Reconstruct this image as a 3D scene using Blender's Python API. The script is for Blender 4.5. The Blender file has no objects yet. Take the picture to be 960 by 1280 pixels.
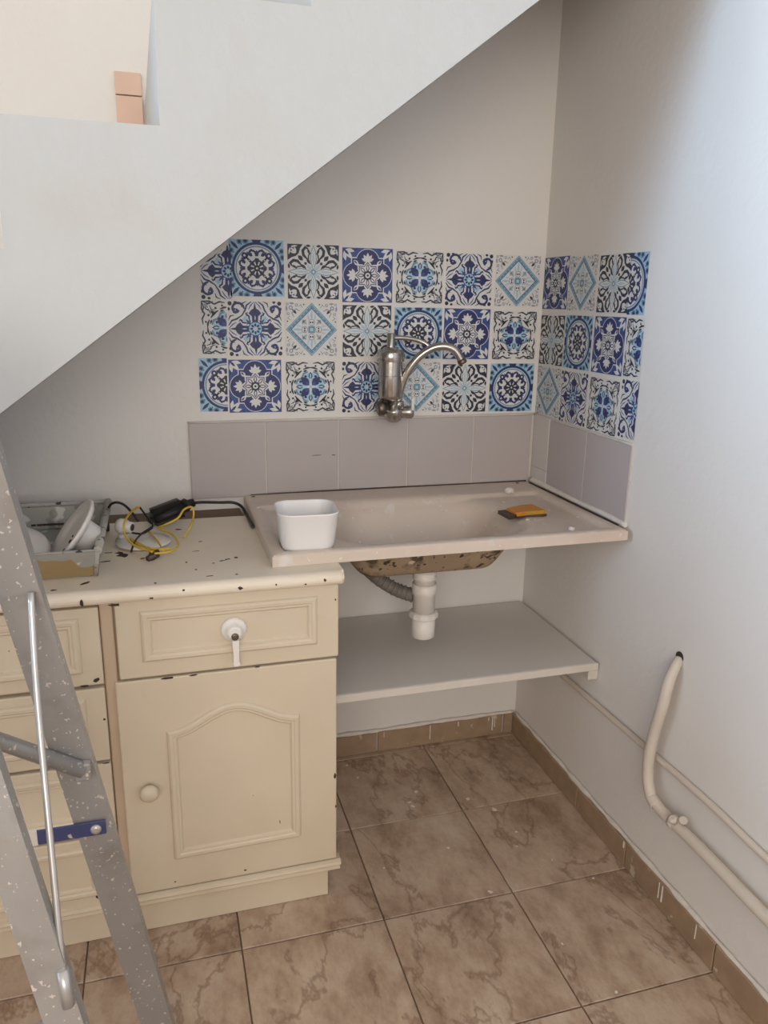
import bpy, bmesh, math, random
from mathutils import Vector, Matrix, noise
random.seed(7)
D = bpy.data
S = bpy.context.scene
C = S.collection

# ------------------------------------------------------------------ camera
F_PX, CAM = 960.5, Vector((-1.0659, -2.0488, 1.3467))
YAW, PITCH, ROLL = 0.28775, -0.26357, 0.01702
_f = Vector((math.sin(YAW)*math.cos(PITCH), math.cos(YAW)*math.cos(PITCH), math.sin(PITCH)))
_r = Vector((math.cos(YAW), -math.sin(YAW), 0)); _u = _r.cross(_f)
_R = _r*math.cos(ROLL) + _u*math.sin(ROLL); _U = -_r*math.sin(ROLL) + _u*math.cos(ROLL)
cam = D.objects.new('camera', D.cameras.new('camera')); C.objects.link(cam)
cam.matrix_world = Matrix(((_R.x, _U.x, -_f.x, CAM.x), (_R.y, _U.y, -_f.y, CAM.y), (_R.z, _U.z, -_f.z, CAM.z), (0, 0, 0, 1)))
cam.data.sensor_fit = 'VERTICAL'; cam.data.sensor_height = 24; cam.data.lens = F_PX*24/1280
cam.data.clip_start = 0.02
S.camera = cam

# ------------------------------------------------------------------ world, lights, exposure
w = D.worlds.new('world'); S.world = w; w.use_nodes = True
w.node_tree.nodes['Background'].inputs[0].default_value = (0.62, 0.75, 1.0, 1)
w.node_tree.nodes['Background'].inputs[1].default_value = 1.0
S.view_settings.view_transform = 'Standard'; S.view_settings.look = 'None'
S.view_settings.gamma = 1; S.view_settings.use_curve_mapping = False
S.view_settings.exposure = 0.0

def area(name, loc, direction, sx, sy, power, col, spread=math.pi):
    l = D.lights.new(name, 'AREA'); l.shape = 'RECTANGLE'; l.size = sx; l.size_y = sy
    l.energy = power; l.color = col
    o = D.objects.new(name, l); C.objects.link(o); o.location = loc
    d = Vector(direction).normalized()
    o.rotation_euler = d.to_track_quat('-Z', 'Y').to_euler() if abs(d.z) < .9 else (0, 0, 0)
    l.spread = spread
    return o
# daylight through the window in the left wall, the window in the rear wall and the skylight over the stairs
area('daylight_window', (-3.06, -1.64, 1.52), (1, 0, 0.06), 1.2, 0.9, 14.5, (0.46, 0.70, 1.0), 1.0)
area('daylight_rear', (-1.55, -4.06, 1.70), (0, 1, -0.22), 2.0, 1.3, 55, (1.0, 0.915, 0.815))
area('daylight_skylight', (-1.5, -0.36, 4.1), (0, 0, -1), 2.6, 0.6, 28, (0.90, 0.95, 1.0))

# ------------------------------------------------------------------ helpers
def lin(c):
    c = c/255.0
    return c/12.92 if c <= 0.04045 else ((c+0.055)/1.055)**2.4
def col(r, g, b): return (lin(r), lin(g), lin(b), 1)

MATS = {}
def mat(name, c, rough=0.6, var=0.05, scale=6.0, bump=0.0, bscale=40.0, metal=0.0, spots=(), coat=0.0, stretch=(1, 1, 1), rand=False, spec=0.5):
    """base colour with soft noise variation, optional speckle layers (colour, scale, threshold, softness), bump"""
    m = D.materials.new(name); m.use_nodes = True; MATS[name] = m
    nt = m.node_tree; N = nt.nodes; L = nt.links; b = N['Principled BSDF']
    b.inputs['Roughness'].default_value = rough; b.inputs['Metallic'].default_value = metal
    b.inputs['Coat Weight'].default_value = coat
    b.inputs['Specular IOR Level'].default_value = spec
    tc = N.new('ShaderNodeTexCoord'); mp = N.new('ShaderNodeMapping'); mp.inputs['Scale'].default_value = stretch
    L.new(tc.outputs['Object'], mp.inputs['Vector'])
    if rand:
        oi = N.new('ShaderNodeObjectInfo'); mu = N.new('ShaderNodeMath'); mu.operation = 'MULTIPLY'; mu.inputs[1].default_value = 37.0
        L.new(oi.outputs['Random'], mu.inputs[0]); L.new(mu.outputs[0], mp.inputs['Location'])
    def nz(sc, det=4):
        n = N.new('ShaderNodeTexNoise'); n.inputs['Scale'].default_value = sc; n.inputs['Detail'].default_value = det
        L.new(mp.outputs[0], n.inputs['Vector']); return n
    def mix(fac, a, bcol):
        x = N.new('ShaderNodeMix'); x.data_type = 'RGBA'
        L.new(fac, x.inputs[0])
        if isinstance(a, tuple): x.inputs[6].default_value = a
        else: L.new(a, x.inputs[6])
        x.inputs[7].default_value = bcol
        return x.outputs[2]
    n1 = nz(scale)
    lo = tuple(max(0, v*(1-var*2.2)) for v in c[:3])+(1,); hi = tuple(min(1, v*(1+var*1.6)) for v in c[:3])+(1,)
    cur = mix(n1.outputs['Fac'], lo, hi)
    for (sc_, ss, th, soft) in spots:
        n2 = nz(ss, 3); r = N.new('ShaderNodeMapRange'); r.inputs[1].default_value = th; r.inputs[2].default_value = th+soft
        L.new(n2.outputs['Fac'], r.inputs[0]); cur = mix(r.outputs[0], cur, sc_)
    L.new(cur, b.inputs['Base Color'])
    if bump:
        n3 = nz(bscale, 5); bp = N.new('ShaderNodeBump'); bp.inputs['Strength'].default_value = bump; bp.inputs['Distance'].default_value = 0.004
        L.new(n3.outputs['Fac'], bp.inputs['Height']); L.new(bp.outputs[0], b.inputs['Normal'])
    return m

def flat(name, c, rough=0.45):
    m = D.materials.new(name); m.use_nodes = True; MATS[name] = m
    N = m.node_tree.nodes; L = m.node_tree.links; b = N['Principled BSDF']; b.inputs['Roughness'].default_value = rough
    tc = N.new('ShaderNodeTexCoord'); n = N.new('ShaderNodeTexNoise'); n.inputs['Scale'].default_value = 90
    L.new(tc.outputs['Object'], n.inputs['Vector'])
    x = N.new('ShaderNodeMix'); x.data_type = 'RGBA'; L.new(n.outputs['Fac'], x.inputs[0])
    x.inputs[6].default_value = tuple(v*.88 for v in c[:3])+(1,); x.inputs[7].default_value = tuple(min(1, v*1.1+.003) for v in c[:3])+(1,)
    L.new(x.outputs[2], b.inputs['Base Color'])
    return m

wall_m = mat('wall_paint', col(226, 221, 215), 0.75, 0.02, 2.2, 0.25, 55, spots=((col(220, 213, 206), 1.3, .55, .25),))
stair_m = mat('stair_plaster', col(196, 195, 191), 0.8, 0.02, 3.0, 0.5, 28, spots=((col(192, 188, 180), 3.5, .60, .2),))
ceil_m = mat('ceiling_paint', col(225, 222, 216), 0.85, 0.02, 2)
white_m = mat('white_tile', col(214, 208, 202), 0.35, 0.03, 8, 0.05, 30)
lav_m = mat('lavender_tile', col(184, 174, 171), 0.3, 0.02, 5, 0.02, 20, rand=True)
grout_m = mat('grout', col(208, 200, 192), 0.9, 0.06, 40, 0.4, 120)
dgrout_m = mat('floor_grout', col(136, 114, 95), 0.95, 0.1, 30, 0.3, 90)
skirt_m = mat('skirting_tile', col(160, 135, 110), 0.5, 0.14, 24, 0.1, 50, rand=True, spots=((col(196, 180, 160), 26, .66, .05),))
cream_m = mat('cream_paint', col(210, 195, 171), 0.5, 0.035, 5, 0.12, 45, spots=((col(200, 183, 157), 2.6, .55, .2), (col(120, 96, 70), 40, .77, .02)))
stile_m = mat('stile_paint', col(198, 175, 150), 0.5, 0.06, 7, 0.12, 45)
top_m = mat('worktop_paint', col(232, 218, 198), 0.45, 0.04, 6, 0.12, 40, spots=((col(218, 202, 180), 3.0, .55, .2),))
chip_and_shade_m = mat('bare_chip_and_gap_shade', col(62, 50, 40), 0.8, 0.2, 60)
wood_m = mat('bare_wood', col(120, 98, 80), 0.8, 0.2, 20, 0.3, 60, stretch=(1, 12, 12))
sink_m = mat('sink_resin', col(211, 194, 179), 0.38, 0.03, 7, 0.05, 60, spots=((col(200, 181, 165), 4, .56, .2), (col(216, 207, 198), 22, .62, .10), (col(226, 219, 211), 95, .69, .02)))
under_m = mat('sink_underside', col(160, 138, 112), 0.75, 0.15, 14, 0.4, 60, spots=((col(92, 74, 56), 16, .56, .10), (col(58, 45, 34), 55, .60, .04), (col(196, 182, 162), 20, .66, .04)))
pvc_m = mat('white_plastic', col(228, 222, 214), 0.4, 0.02, 12)
tub_m = mat('white_tub', col(232, 229, 226), 0.42, 0.012, 9)
hose_m = mat('grey_hose', col(122, 116, 108), 0.55, 0.08, 30)
shelf_m = mat('shelf_laminate', col(212, 207, 200), 0.5, 0.03, 4, 0.05, 40)
shelfedge_m = mat('shelf_edge', col(212, 203, 192), 0.6, 0.05, 15, 0.2, 60, spots=((col(110, 92, 76), 22, .72, .03),))
chrome_m = mat('worn_chrome', col(186, 181, 174), 0.20, 0.10, 20, 0.03, 60, metal=0.95)
dchrome_m = mat('dark_worn_chrome', col(124, 114, 102), 0.4, 0.2, 20, 0.05, 60, metal=0.9)
pipe_m = mat('painted_pipe', col(208, 196, 182), 0.55, 0.05, 12, 0.3, 45)
alu_m = mat('ladder_aluminium', col(168, 165, 162), 0.42, 0.08, 9, 0.1, 80, metal=0.45, spots=((col(150, 145, 138), 14, .55, .2), (col(218, 212, 203), 130, .645, .03)))
rod_m = mat('ladder_rod', col(196, 192, 188), 0.35, 0.08, 20, metal=0.6)
blue_m = mat('blue_bar', col(66, 70, 112), 0.5, 0.15, 30, spots=((col(186, 178, 168), 60, .66, .03),))
orange_m = mat('scraper_orange', col(206, 134, 44), 0.5, 0.10, 30, spots=((col(176, 140, 46), 20, .55, .1),))
darkmetal_m = mat('dark_metal', col(86, 76, 66), 0.5, 0.2, 40, metal=0.5)
plaster_m = mat('plaster_lump', col(222, 214, 204), 0.9, 0.08, 40, 0.5, 90)
trayin_m = mat('tray_inside', col(160, 158, 150), 0.6, 0.10, 10, 0.3, 40, spots=((col(204, 202, 194), 26, .58, .05), (col(110, 106, 98), 18, .60, .10), (col(66, 62, 56), 34, .68, .03)))
trayout_m = mat('tray_front', col(158, 134, 96), 0.6, 0.12, 12, 0.2, 40, spots=((col(196, 188, 172), 22, .66, .04),))
trayrim_m = mat('tray_rim', col(172, 168, 160), 0.6, 0.1, 40, 0.4, 80, spots=((col(60, 54, 48), 60, .58, .04),))
black_m = mat('black_rubber', col(30, 28, 28), 0.5, 0.2, 30)
yellow_m = mat('yellow_wire', col(214, 176, 52), 0.45, 0.06, 30)
ceram_m = mat('white_ceramic', col(222, 217, 212), 0.3, 0.02, 10, spots=((col(150, 142, 134), 26, .74, .03),))
frame_m = mat('window_paint', col(230, 228, 222), 0.4, 0.02, 6)
terra_m = mat('terracotta_skirting', col(220, 186, 164), 0.6, 0.06, 12)

# floor tile: mottled warm brown stone with darker veins running front to back
def floor_mat():
    m = D.materials.new('floor_tile_stone'); m.use_nodes = True
    nt = m.node_tree; N = nt.nodes; L = nt.links; b = N['Principled BSDF']
    tc = N.new('ShaderNodeTexCoord'); mp = N.new('ShaderNodeMapping'); oi = N.new('ShaderNodeObjectInfo')
    mu = N.new('ShaderNodeMath'); mu.operation = 'MULTIPLY'; mu.inputs[1].default_value = 53
    L.new(oi.outputs['Random'], mu.inputs[0]); L.new(mu.outputs[0], mp.inputs['Location']); L.new(tc.outputs['Object'], mp.inputs['Vector'])
    mp.inputs['Rotation'].default_value = (0, 0, 0.35); mp.inputs['Scale'].default_value = (1.0, 0.55, 1)
    n1 = N.new('ShaderNodeTexNoise'); n1.inputs['Scale'].default_value = 9; n1.inputs['Detail'].default_value = 10; n1.inputs['Roughness'].default_value = .72
    L.new(mp.outputs[0], n1.inputs['Vector'])
    cr = N.new('ShaderNodeValToRGB'); e = cr.color_ramp.elements
    e[0].position = .32; e[0].color = col(134, 109, 88); e[1].position = .68; e[1].color = col(202, 181, 160)
    k = e.new(.5); k.color = col(178, 153, 131)
    L.new(n1.outputs['Fac'], cr.inputs[0])
    n2 = N.new('ShaderNodeTexNoise'); n2.inputs['Scale'].default_value = 3.6; n2.inputs['Detail'].default_value = 6; n2.inputs['Roughness'].default_value = .6; n2.inputs['Distortion'].default_value = 0.25
    L.new(mp.outputs[0], n2.inputs['Vector'])
    ab = N.new('ShaderNodeMath'); ab.operation = 'SUBTRACT'; ab.inputs[1].default_value = .5; L.new(n2.outputs['Fac'], ab.inputs[0])
    ab2 = N.new('ShaderNodeMath'); ab2.operation = 'ABSOLUTE'; L.new(ab.outputs[0], ab2.inputs[0])
    mr = N.new('ShaderNodeMapRange'); mr.inputs[1].default_value = 0.0; mr.inputs[2].default_value = .015; mr.inputs[3].default_value = .55; mr.inputs[4].default_value = 0
    L.new(ab2.outputs[0], mr.inputs[0])
    x = N.new('ShaderNodeMix'); x.data_type = 'RGBA'; L.new(mr.outputs[0], x.inputs[0]); L.new(cr.outputs[0], x.inputs[6]); x.inputs[7].default_value = col(112, 82, 62)
    L.new(x.outputs[2], b.inputs['Base Color'])
    b.inputs['Roughness'].default_value = .42
    bp = N.new('ShaderNodeBump'); bp.inputs['Strength'].default_value = .12; bp.inputs['Distance'].default_value = .003
    L.new(n1.outputs['Fac'], bp.inputs['Height']); L.new(bp.outputs[0], b.inputs['Normal'])
    MATS['floor'] = m; return m
floor_m = floor_mat()

# ---- bmesh building blocks
def box(bm, x0, x1, y0, y1, z0, z1, mi=0):
    v = [bm.verts.new(p) for p in ((x0, y0, z0), (x1, y0, z0), (x1, y1, z0), (x0, y1, z0), (x0, y0, z1), (x1, y0, z1), (x1, y1, z1), (x0, y1, z1))]
    for q in ((0, 3, 2, 1), (4, 5, 6, 7), (0, 1, 5, 4), (1, 2, 6, 5), (2, 3, 7, 6), (3, 0, 4, 7)):
        f = bm.faces.new([v[i] for i in q]); f.material_index = mi
def bbox_bev(bm, x0, x1, y0, y1, z0, z1, r=.003, seg=2, mi=0):
    t = bmesh.new(); box(t, x0, x1, y0, y1, z0, z1, mi)
    bmesh.ops.bevel(t, geom=list(t.edges), offset=r, segments=seg, profile=.5, affect='EDGES')
    join(bm, t)
def join(bm, t, M=None):
    if M is not None: bmesh.ops.transform(t, matrix=M, verts=t.verts)
    mp = {v: bm.verts.new(v.co) for v in t.verts}
    for f in t.faces:
        try:
            g = bm.faces.new([mp[v] for v in f.verts]); g.material_index = f.material_index; g.smooth = f.smooth
        except ValueError: pass
    t.free()
def frame_axes(d):
    d = d.normalized(); a = Vector((0, 0, 1)) if abs(d.z) < .9 else Vector((1, 0, 0))
    x = d.cross(a).normalized(); return x, d.cross(x).normalized()
def lathe(bm, p0, axis, prof, n=20, mi=0, cap=True, smooth=True):
    """prof: list of (distance along axis, radius)"""
    p0 = Vector(p0); ax = Vector(axis).normalized(); x, y = frame_axes(ax); rings = []
    for (h, r) in prof:
        rings.append([bm.verts.new(p0+ax*h+(x*math.cos(2*math.pi*i/n)+y*math.sin(2*math.pi*i/n))*max(r, 1e-5)) for i in range(n)])
    for a, b in zip(rings, rings[1:]):
        for i in range(n):
            f = bm.faces.new((a[i], a[(i+1) % n], b[(i+1) % n], b[i])); f.smooth = smooth; f.material_index = mi
    if cap:
        f = bm.faces.new(rings[0][::-1]); f.material_index = mi
        f = bm.faces.new(rings[-1]); f.material_index = mi
def tube(bm, pts, r, n=10, mi=0, sub=6):
    """round tube along a smooth (Catmull-Rom) path; r may be a list"""
    P = [Vector(p) for p in pts]; rr = r if isinstance(r, (list, tuple)) else [r]*len(P)
    path, rad = [], []
    if sub and len(P) > 2:
        for i in range(len(P)-1):
            a, b, c, d = P[max(i-1, 0)], P[i], P[i+1], P[min(i+2, len(P)-1)]
            for k in range(sub):
                t = k/sub
                path.append(.5*((2*b)+(c-a)*t+(2*a-5*b+4*c-d)*t*t+(3*b-a-3*c+d)*t**3)); rad.append(rr[i]*(1-t)+rr[i+1]*t)
        path.append(P[-1]); rad.append(rr[-1])
    else: path, rad = P, rr
    rings = []; x = None
    for i, p in enumerate(path):
        d = (path[min(i+1, len(path)-1)]-path[max(i-1, 0)]).normalized()
        if x is None: x, _ = frame_axes(d)
        x = (x-d*x.dot(d)).normalized(); y = d.cross(x)
        rings.append([bm.verts.new(p+(x*math.cos(2*math.pi*k/n)+y*math.sin(2*math.pi*k/n))*rad[i]) for k in range(n)])
    for a, b in zip(rings, rings[1:]):
        for i in range(n):
            f = bm.faces.new((a[i], a[(i+1) % n], b[(i+1) % n], b[i])); f.smooth = True; f.material_index = mi
    bm.faces.new(rings[0][::-1]).material_index = mi; bm.faces.new(rings[-1]).material_index = mi
def prism(bm, poly, fn, d0, d1, mi=0):
    """extrude a 2D polygon; fn(u, v, d) -> point"""
    a = [bm.verts.new(fn(u, v, d0)) for u, v in poly]; b = [bm.verts.new(fn(u, v, d1)) for u, v in poly]; n = len(poly)
    bm.faces.new(a).material_index = mi; bm.faces.new(b[::-1]).material_index = mi
    for i in range(n): bm.faces.new((a[i], b[i], b[(i+1) % n], a[(i+1) % n])).material_index = mi
def molding(bm, poly, prof, y, mi=0):
    """sweep a profile [(inset, height toward -y)] round a closed polygon in the xz plane (counter-clockwise seen from the front)"""
    n = len(poly); P = [Vector((a, b)) for a, b in poly]; rings = []
    for i in range(n):
        e0 = (P[i]-P[i-1]).normalized(); e1 = (P[(i+1) % n]-P[i]).normalized()
        n0 = Vector((-e0.y, e0.x)); n1 = Vector((-e1.y, e1.x)); m = (n0+n1); m = m/(m.dot(n0) or 1)
        rings.append([bm.verts.new((P[i].x+m.x*s, y-h, P[i].y+m.y*s)) for s, h in prof])
    for i in range(n):
        a, b = rings[i], rings[(i+1) % n]
        for k in range(len(prof)-1):
            f = bm.faces.new((a[k], b[k], b[k+1], a[k+1])); f.material_index = mi
def new(): return bmesh.new()
def obj(name, bm, mats, parent=None, smooth=False, root=None):
    """link a bmesh (world coordinates) as one mesh object; children keep the root's origin"""
    me = D.meshes.new(name); o = D.objects.new(name, me); C.objects.link(o)
    bmesh.ops.recalc_face_normals(bm, faces=bm.faces)
    if parent is not None:
        base = parent
        while base.parent: base = base.parent
        off = base.location
        bmesh.ops.translate(bm, verts=bm.verts, vec=-off); o.parent = parent
    if smooth:
        for f in bm.faces: f.smooth = True
    bm.to_mesh(me); bm.free()
    for m in (mats if isinstance(mats, (list, tuple)) else [mats]): me.materials.append(m)
    return o
def thing(name, label, cat, loc, group=None):
    o = D.objects.new(name, None); C.objects.link(o); o.location = loc; o.empty_display_size = .05
    return tag(o, label, cat, group)
def tag(o, label, cat, group=None):
    o['label'] = label; o['category'] = cat
    if group: o['group'] = group
    return o
def struct(o, label=None):
    o['kind'] = 'structure'
    if label: o['label'] = label
    return o
def recenter(o):
    """origin of a single mesh thing to the middle of its base"""
    vs = [v.co for v in o.data.vertices]
    c = Vector((sum(v.x for v in vs)/len(vs), sum(v.y for v in vs)/len(vs), min(v.z for v in vs)))
    o.data.transform(Matrix.Translation(-c)); o.location = o.location+c; return o
pi = math.pi
def flake(bm_, cx, cz, w_, h_, y, seed):
    rnd = random.Random(seed); P = []
    for i in range(7):
        a = 2*pi*i/7; k = rnd.uniform(.55, 1.1); P.append((cx+w_*k*math.cos(a), cz+h_*k*math.sin(a)))
    prism(bm_, P, lambda u, v, d: (u, d, v), y, y-.0006)
def hflake(bm_, x, y, w_, d_, ang, z, seed, h=.0006):
    rnd = random.Random(seed); P = []
    for i in range(8):
        a = 2*pi*i/8; k = rnd.uniform(.5, 1.1); u, v = w_*k*math.cos(a), d_*k*math.sin(a); P.append((x+u*math.cos(ang)-v*math.sin(ang), y+u*math.sin(ang)+v*math.cos(ang)))
    prism(bm_, P, lambda u, v, d: (u, v, d), z, z+h)
def sstep(a, b, x):
    t = max(0, min(1, (x-a)/(b-a))); return t*t*(3-2*t)

# ------------------------------------------------------------------ room shell
X0, Y0, ZC, ZU = -3.0, -4.0, 2.6, 4.2            # left wall, rear wall, ceiling, top of the stairwell
bm = new(); box(bm, X0, 0, Y0, 0, -.12, -.006)
floor = struct(obj('floor', bm, dgrout_m), 'brown mottled square tiled floor with dark joints')
bm = new(); box(bm, X0-.12, .12, 0, .12, -.12, ZU)
wall_back = struct(obj('wall_back', bm, wall_m), 'off-white plastered wall behind the sink')
bm = new(); box(bm, 0, .12, Y0, 0, -.12, ZU)
wall_right = struct(obj('wall_right', bm, wall_m), 'off-white plastered side wall with pipes along its foot')
bm = new()                                        # left wall with a window opening
wy0, wy1, wz0, wz1 = -2.35, -1.05, 1.07, 2.17
box(bm, X0-.12, X0, Y0, wy0, -.12, ZU); box(bm, X0-.12, X0, wy1, 0, -.12, ZU)
box(bm, X0-.12, X0, wy0, wy1, -.12, wz0); box(bm, X0-.12, X0, wy0, wy1, wz1, ZU)
struct(obj('wall_left', bm, wall_m), 'off-white wall with a window opening')
bm = new()                                        # rear wall with a wide window opening
dx0, dx1, dz0, dz1 = -2.6, -.5, .95, 2.35
box(bm, X0-.12, dx0, Y0-.12, Y0, -.12, ZU); box(bm, dx1, .12, Y0-.12, Y0, -.12, ZU); box(bm, dx0, dx1, Y0-.12, Y0, dz1, ZU); box(bm, dx0, dx1, Y0-.12, Y0, -.12, dz0)
struct(obj('wall_rear', bm, wall_m), 'off-white wall with a wide window opening')
bm = new(); box(bm, X0, 0, Y0, -.72, ZC, ZC+.14)
struct(obj('ceiling', bm, ceil_m), 'white ceiling beside the open stairwell')
bm = new(); box(bm, X0, 0, -.84, -.72, ZC+.14, ZU)
struct(obj('wall_stairwell', bm, wall_m), 'off-white stairwell wall of the floor above')
bm = new(); box(bm, X0-.12, .12, -.84, .12, ZU, ZU+.1)
struct(obj('ceiling', bm, ceil_m), 'white ceiling at the top of the stairwell')
wf = new()
for a, b, c, d in ((wy0, wy0+.05, wz0, wz1), (wy1-.05, wy1, wz0, wz1), (wy0, wy1, wz0, wz0+.05), (wy0, wy1, wz1-.05, wz1)):
    box(wf, X0-.11, X0-.07, a, b, c, d)
struct(obj('window_1', wf, frame_m), 'white window frame, open, in the left wall')
df = new()
for a, b, c, d in ((dx0, dx0+.05, dz0, dz1), (dx1-.05, dx1, dz0, dz1), (dx0, dx1, dz0, dz0+.05), (dx0, dx1, dz1-.05, dz1)): box(df, a, b, Y0-.11, Y0-.07, c, d)
struct(obj('window_2', df, frame_m), 'white window frame, open, in the rear wall')

# floor tiles, one object each
TS, FX, FY = .3192, -.3217, -.3506
def tile_mesh(name, w_, d_, h=.006, bev=.0012):
    t = new(); box(t, -w_/2, w_/2, -d_/2, d_/2, -h, 0)
    bmesh.ops.bevel(t, geom=[e for e in t.edges if all(v.co.z > -.0001 for v in e.verts)], offset=bev, segments=1, affect='EDGES')
    bmesh.ops.recalc_face_normals(t, faces=t.faces)
    me = D.meshes.new(name); t.to_mesh(me); t.free(); return me
cache = {}
for i in range(-10, 3):
    for j in range(-14, 3):
        x0, x1 = FX+i*TS, FX+(i+1)*TS; y0, y1 = FY+j*TS, FY+(j+1)*TS
        x0, x1, y0, y1 = max(x0, X0), min(x1, 0), max(y0, Y0), min(y1, 0)
        if x1-x0 < .02 or y1-y0 < .02: continue
        k = (round(x1-x0, 3), round(y1-y0, 3))
        if k not in cache:
            cache[k] = tile_mesh('floor_tile', x1-x0-.003, y1-y0-.003); cache[k].materials.append(floor_m)
        o = D.objects.new('floor_tile', cache[k]); C.objects.link(o); o.parent = floor
        o.location = ((x0+x1)/2, (y0+y1)/2, random.uniform(-.0006, 0))

# ------------------------------------------------------------------ staircase: solid flight against the back wall
SY = -.70
def soff(x): return 1.168+.754*(x+1.31)
run, rise, sk = .2395, .188, -.016              # the risers run slightly out of square with the wall
xf = -1.31-1.168/.754                           # where the soffit meets the floor
bm = new()
def stair_block(x0, x1, z):
    x1 = min(x1, -.001); s0, s1 = max(soff(x0), .0005), max(soff(x1), .0005)
    F_ = [bm.verts.new(p) for p in ((x0, SY, s0), (x1, SY, s1), (x1, SY, z), (x0, SY, z))]
    a0, a1 = x0+sk, (x1+sk if x1 < -.01 else -.001)
    B_ = [bm.verts.new(p) for p in ((a0, -.001, max(soff(a0), .0005)), (a1, -.001, max(soff(a1), .0005)), (a1, -.001, z), (a0, -.001, z))]
    bm.faces.new(F_); bm.faces.new(B_[::-1])
    for a_, b_ in ((0, 1), (1, 2), (2, 3), (3, 0)): bm.faces.new((F_[a_], B_[a_], B_[b_], F_[b_]))
for k in range(-7, 6):
    x0 = -1.278+run*k
    if x0 < -.01 and x0 > X0+.02: stair_block(x0, x0+run, 1.42+rise*(k+1))
bmesh.ops.remove_doubles(bm, verts=bm.verts, dist=1e-5)
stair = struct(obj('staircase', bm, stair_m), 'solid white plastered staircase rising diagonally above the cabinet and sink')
sk_t = new(); box(sk_t, -1.119, -1.061, -.012, -.0005, 1.614, 1.798)
sk_t2 = new(); box(sk_t2, -1.119, -1.061, -.012, -.0005, 1.8015, 1.848)
for t_ in (sk_t, sk_t2): obj('skirting_tile', t_, terra_m, wall_back)

# ------------------------------------------------------------------ skirting tiles
def skirting(name, label, segs, axis):
    b_ = new()
    if axis == 'x': box(b_, -.735, -.012, -.009, -.0005, .001, .062)
    else: box(b_, -.009, -.0005, -3.9, -.001, .001, .062)
    root = struct(obj(name, b_, grout_m), label)
    for a, b, h in segs:
        t = new()
        if axis == 'x': bbox_bev(t, a, b, -.016, -.0092, .001, h, .0012, 1)
        else: bbox_bev(t, -.016, -.0092, a, b, .001, h, .0012, 1)
        obj('skirting_tile', t, skirt_m, root)
    return root
bb = skirting('baseboard_back', 'brown skirting tiles with white paint runs below the shelf',
              [(-.735, -.4755, .066), (-.471, -.05, .068), (-.045, -.018, .068)], 'x')
seg = []; y = -.012
for L_ in (.415, .235, .325, .325, .325, .325, .325, .325, .325, .325, .325): seg.append((y-L_, y-.0035, .069+random.uniform(-.002, .002))); y -= L_
br = skirting('baseboard_right', 'brown skirting tiles along the wall with the pipes', [s for s in seg if s[0] > -3.95], 'y')
for root, ax, spots in ((bb, 'x', [-.452, -.30, -.205, -.10, -.086, -.078]), (br, 'y', [-.655, -.80, -.812, -.93])):
    d = new()
    for s in spots:
        L_ = random.uniform(.012, .05); w_ = random.uniform(.001, .0022)
        if ax == 'x': bbox_bev(d, s-w_, s+w_, -.0175, -.0155, .067-L_, .067, .0006, 1)
        else: bbox_bev(d, -.0175, -.0155, s-w_, s+w_, .067-L_, .067, .0006, 1)
    n_ = 26 if ax == 'x' else 90; ln = .72 if ax == 'x' else 3.0
    P_ = [(-.01-ln*i/n_, -.006, .069+random.uniform(-.001, .002)) if ax == 'x' else (-.006, -.02-ln*i/n_, .070+random.uniform(-.001, .002)) for i in range(n_+1)]
    tube(d, P_, [random.uniform(.004, .0085) for _ in P_], 6, 0, 2)
    o = obj('paint_run', d, plaster_m, root); o['kind'] = 'stuff'

# ------------------------------------------------------------------ wall tiles above the sink
def wall_tile(parent, wallaxis, a, b, z0, z1, m, name='wall_tile', th=.007, label=None):
    t = new()
    if wallaxis == 'y': bbox_bev(t, a, b, -th, -.0005, z0, z1, .0015, 2)
    else: bbox_bev(t, -th, -.0005, a, b, z0, z1, .0015, 2)
    o = obj(name, t, m, parent)
    if label: o['label'] = label
    return o
ZL0, ZL1 = .845, 1.040
for k in range(5):
    a = -.9935+.2*k; b = a+.1965
    if k == 4: b = -.012
    wall_tile(wall_back, 'y', a, b, ZL0 if k else .838, ZL1, lav_m, label='plain lavender grey tile above the sink')
sc_ = new(); flake(sc_, -.655, .945, .018, .0012, -.0069, 3); flake(sc_, -.61, .944, .008, .0016, -.0069, 4); obj('tile_scratch', sc_, chip_and_shade_m, wall_back)['kind'] = 'stuff'
wall_tile(wall_right, 'x', -.1045, -.012, .892, 1.042, white_m, label='white tile strip in the corner above the sink')
wall_tile(wall_right, 'x', -.1045, -.012, .846, .890, white_m, label='white tile strip in the corner above the sink')
wall_tile(wall_right, 'x', -.3055, -.1075, .850, 1.038, lav_m, label='plain lavender grey tile above the sink')
wall_tile(wall_right, 'x', -.506, -.309, .850, 1.036, lav_m, label='plain lavender grey tile above the sink')
g = new(); box(g, -.995, -.0005, -.0045, -.0005, .842, 1.041); obj('tile_grout', g, grout_m, wall_back)
g = new(); box(g, -.0045, -.0005, -.508, -.001, .846, 1.04); obj('tile_grout', g, grout_m, wall_right)
g = new(); tube(g, [(-.996, -.003, 1.043), (-.6, -.003, 1.0435), (-.3, -.003, 1.043), (-.004, -.004, 1.044)], [.003, .004, .0035, .004], 6); obj('tile_grout', g, grout_m, wall_back)
g = new(); tube(g, [(-.003, -.004, 1.044), (-.003, -.2, 1.041), (-.003, -.506, 1.039)], [.004, .003, .004], 6); obj('tile_grout', g, grout_m, wall_right)
g = new(); tube(g, [(-.006, -.02, .848), (-.007, -.15, .848), (-.008, -.3, .847), (-.007, -.42, .848), (-.008, -.515, .846)], [.011, .008, .007, .008, .006], 8); obj('sealant', g, plaster_m, wall_right)

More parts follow.
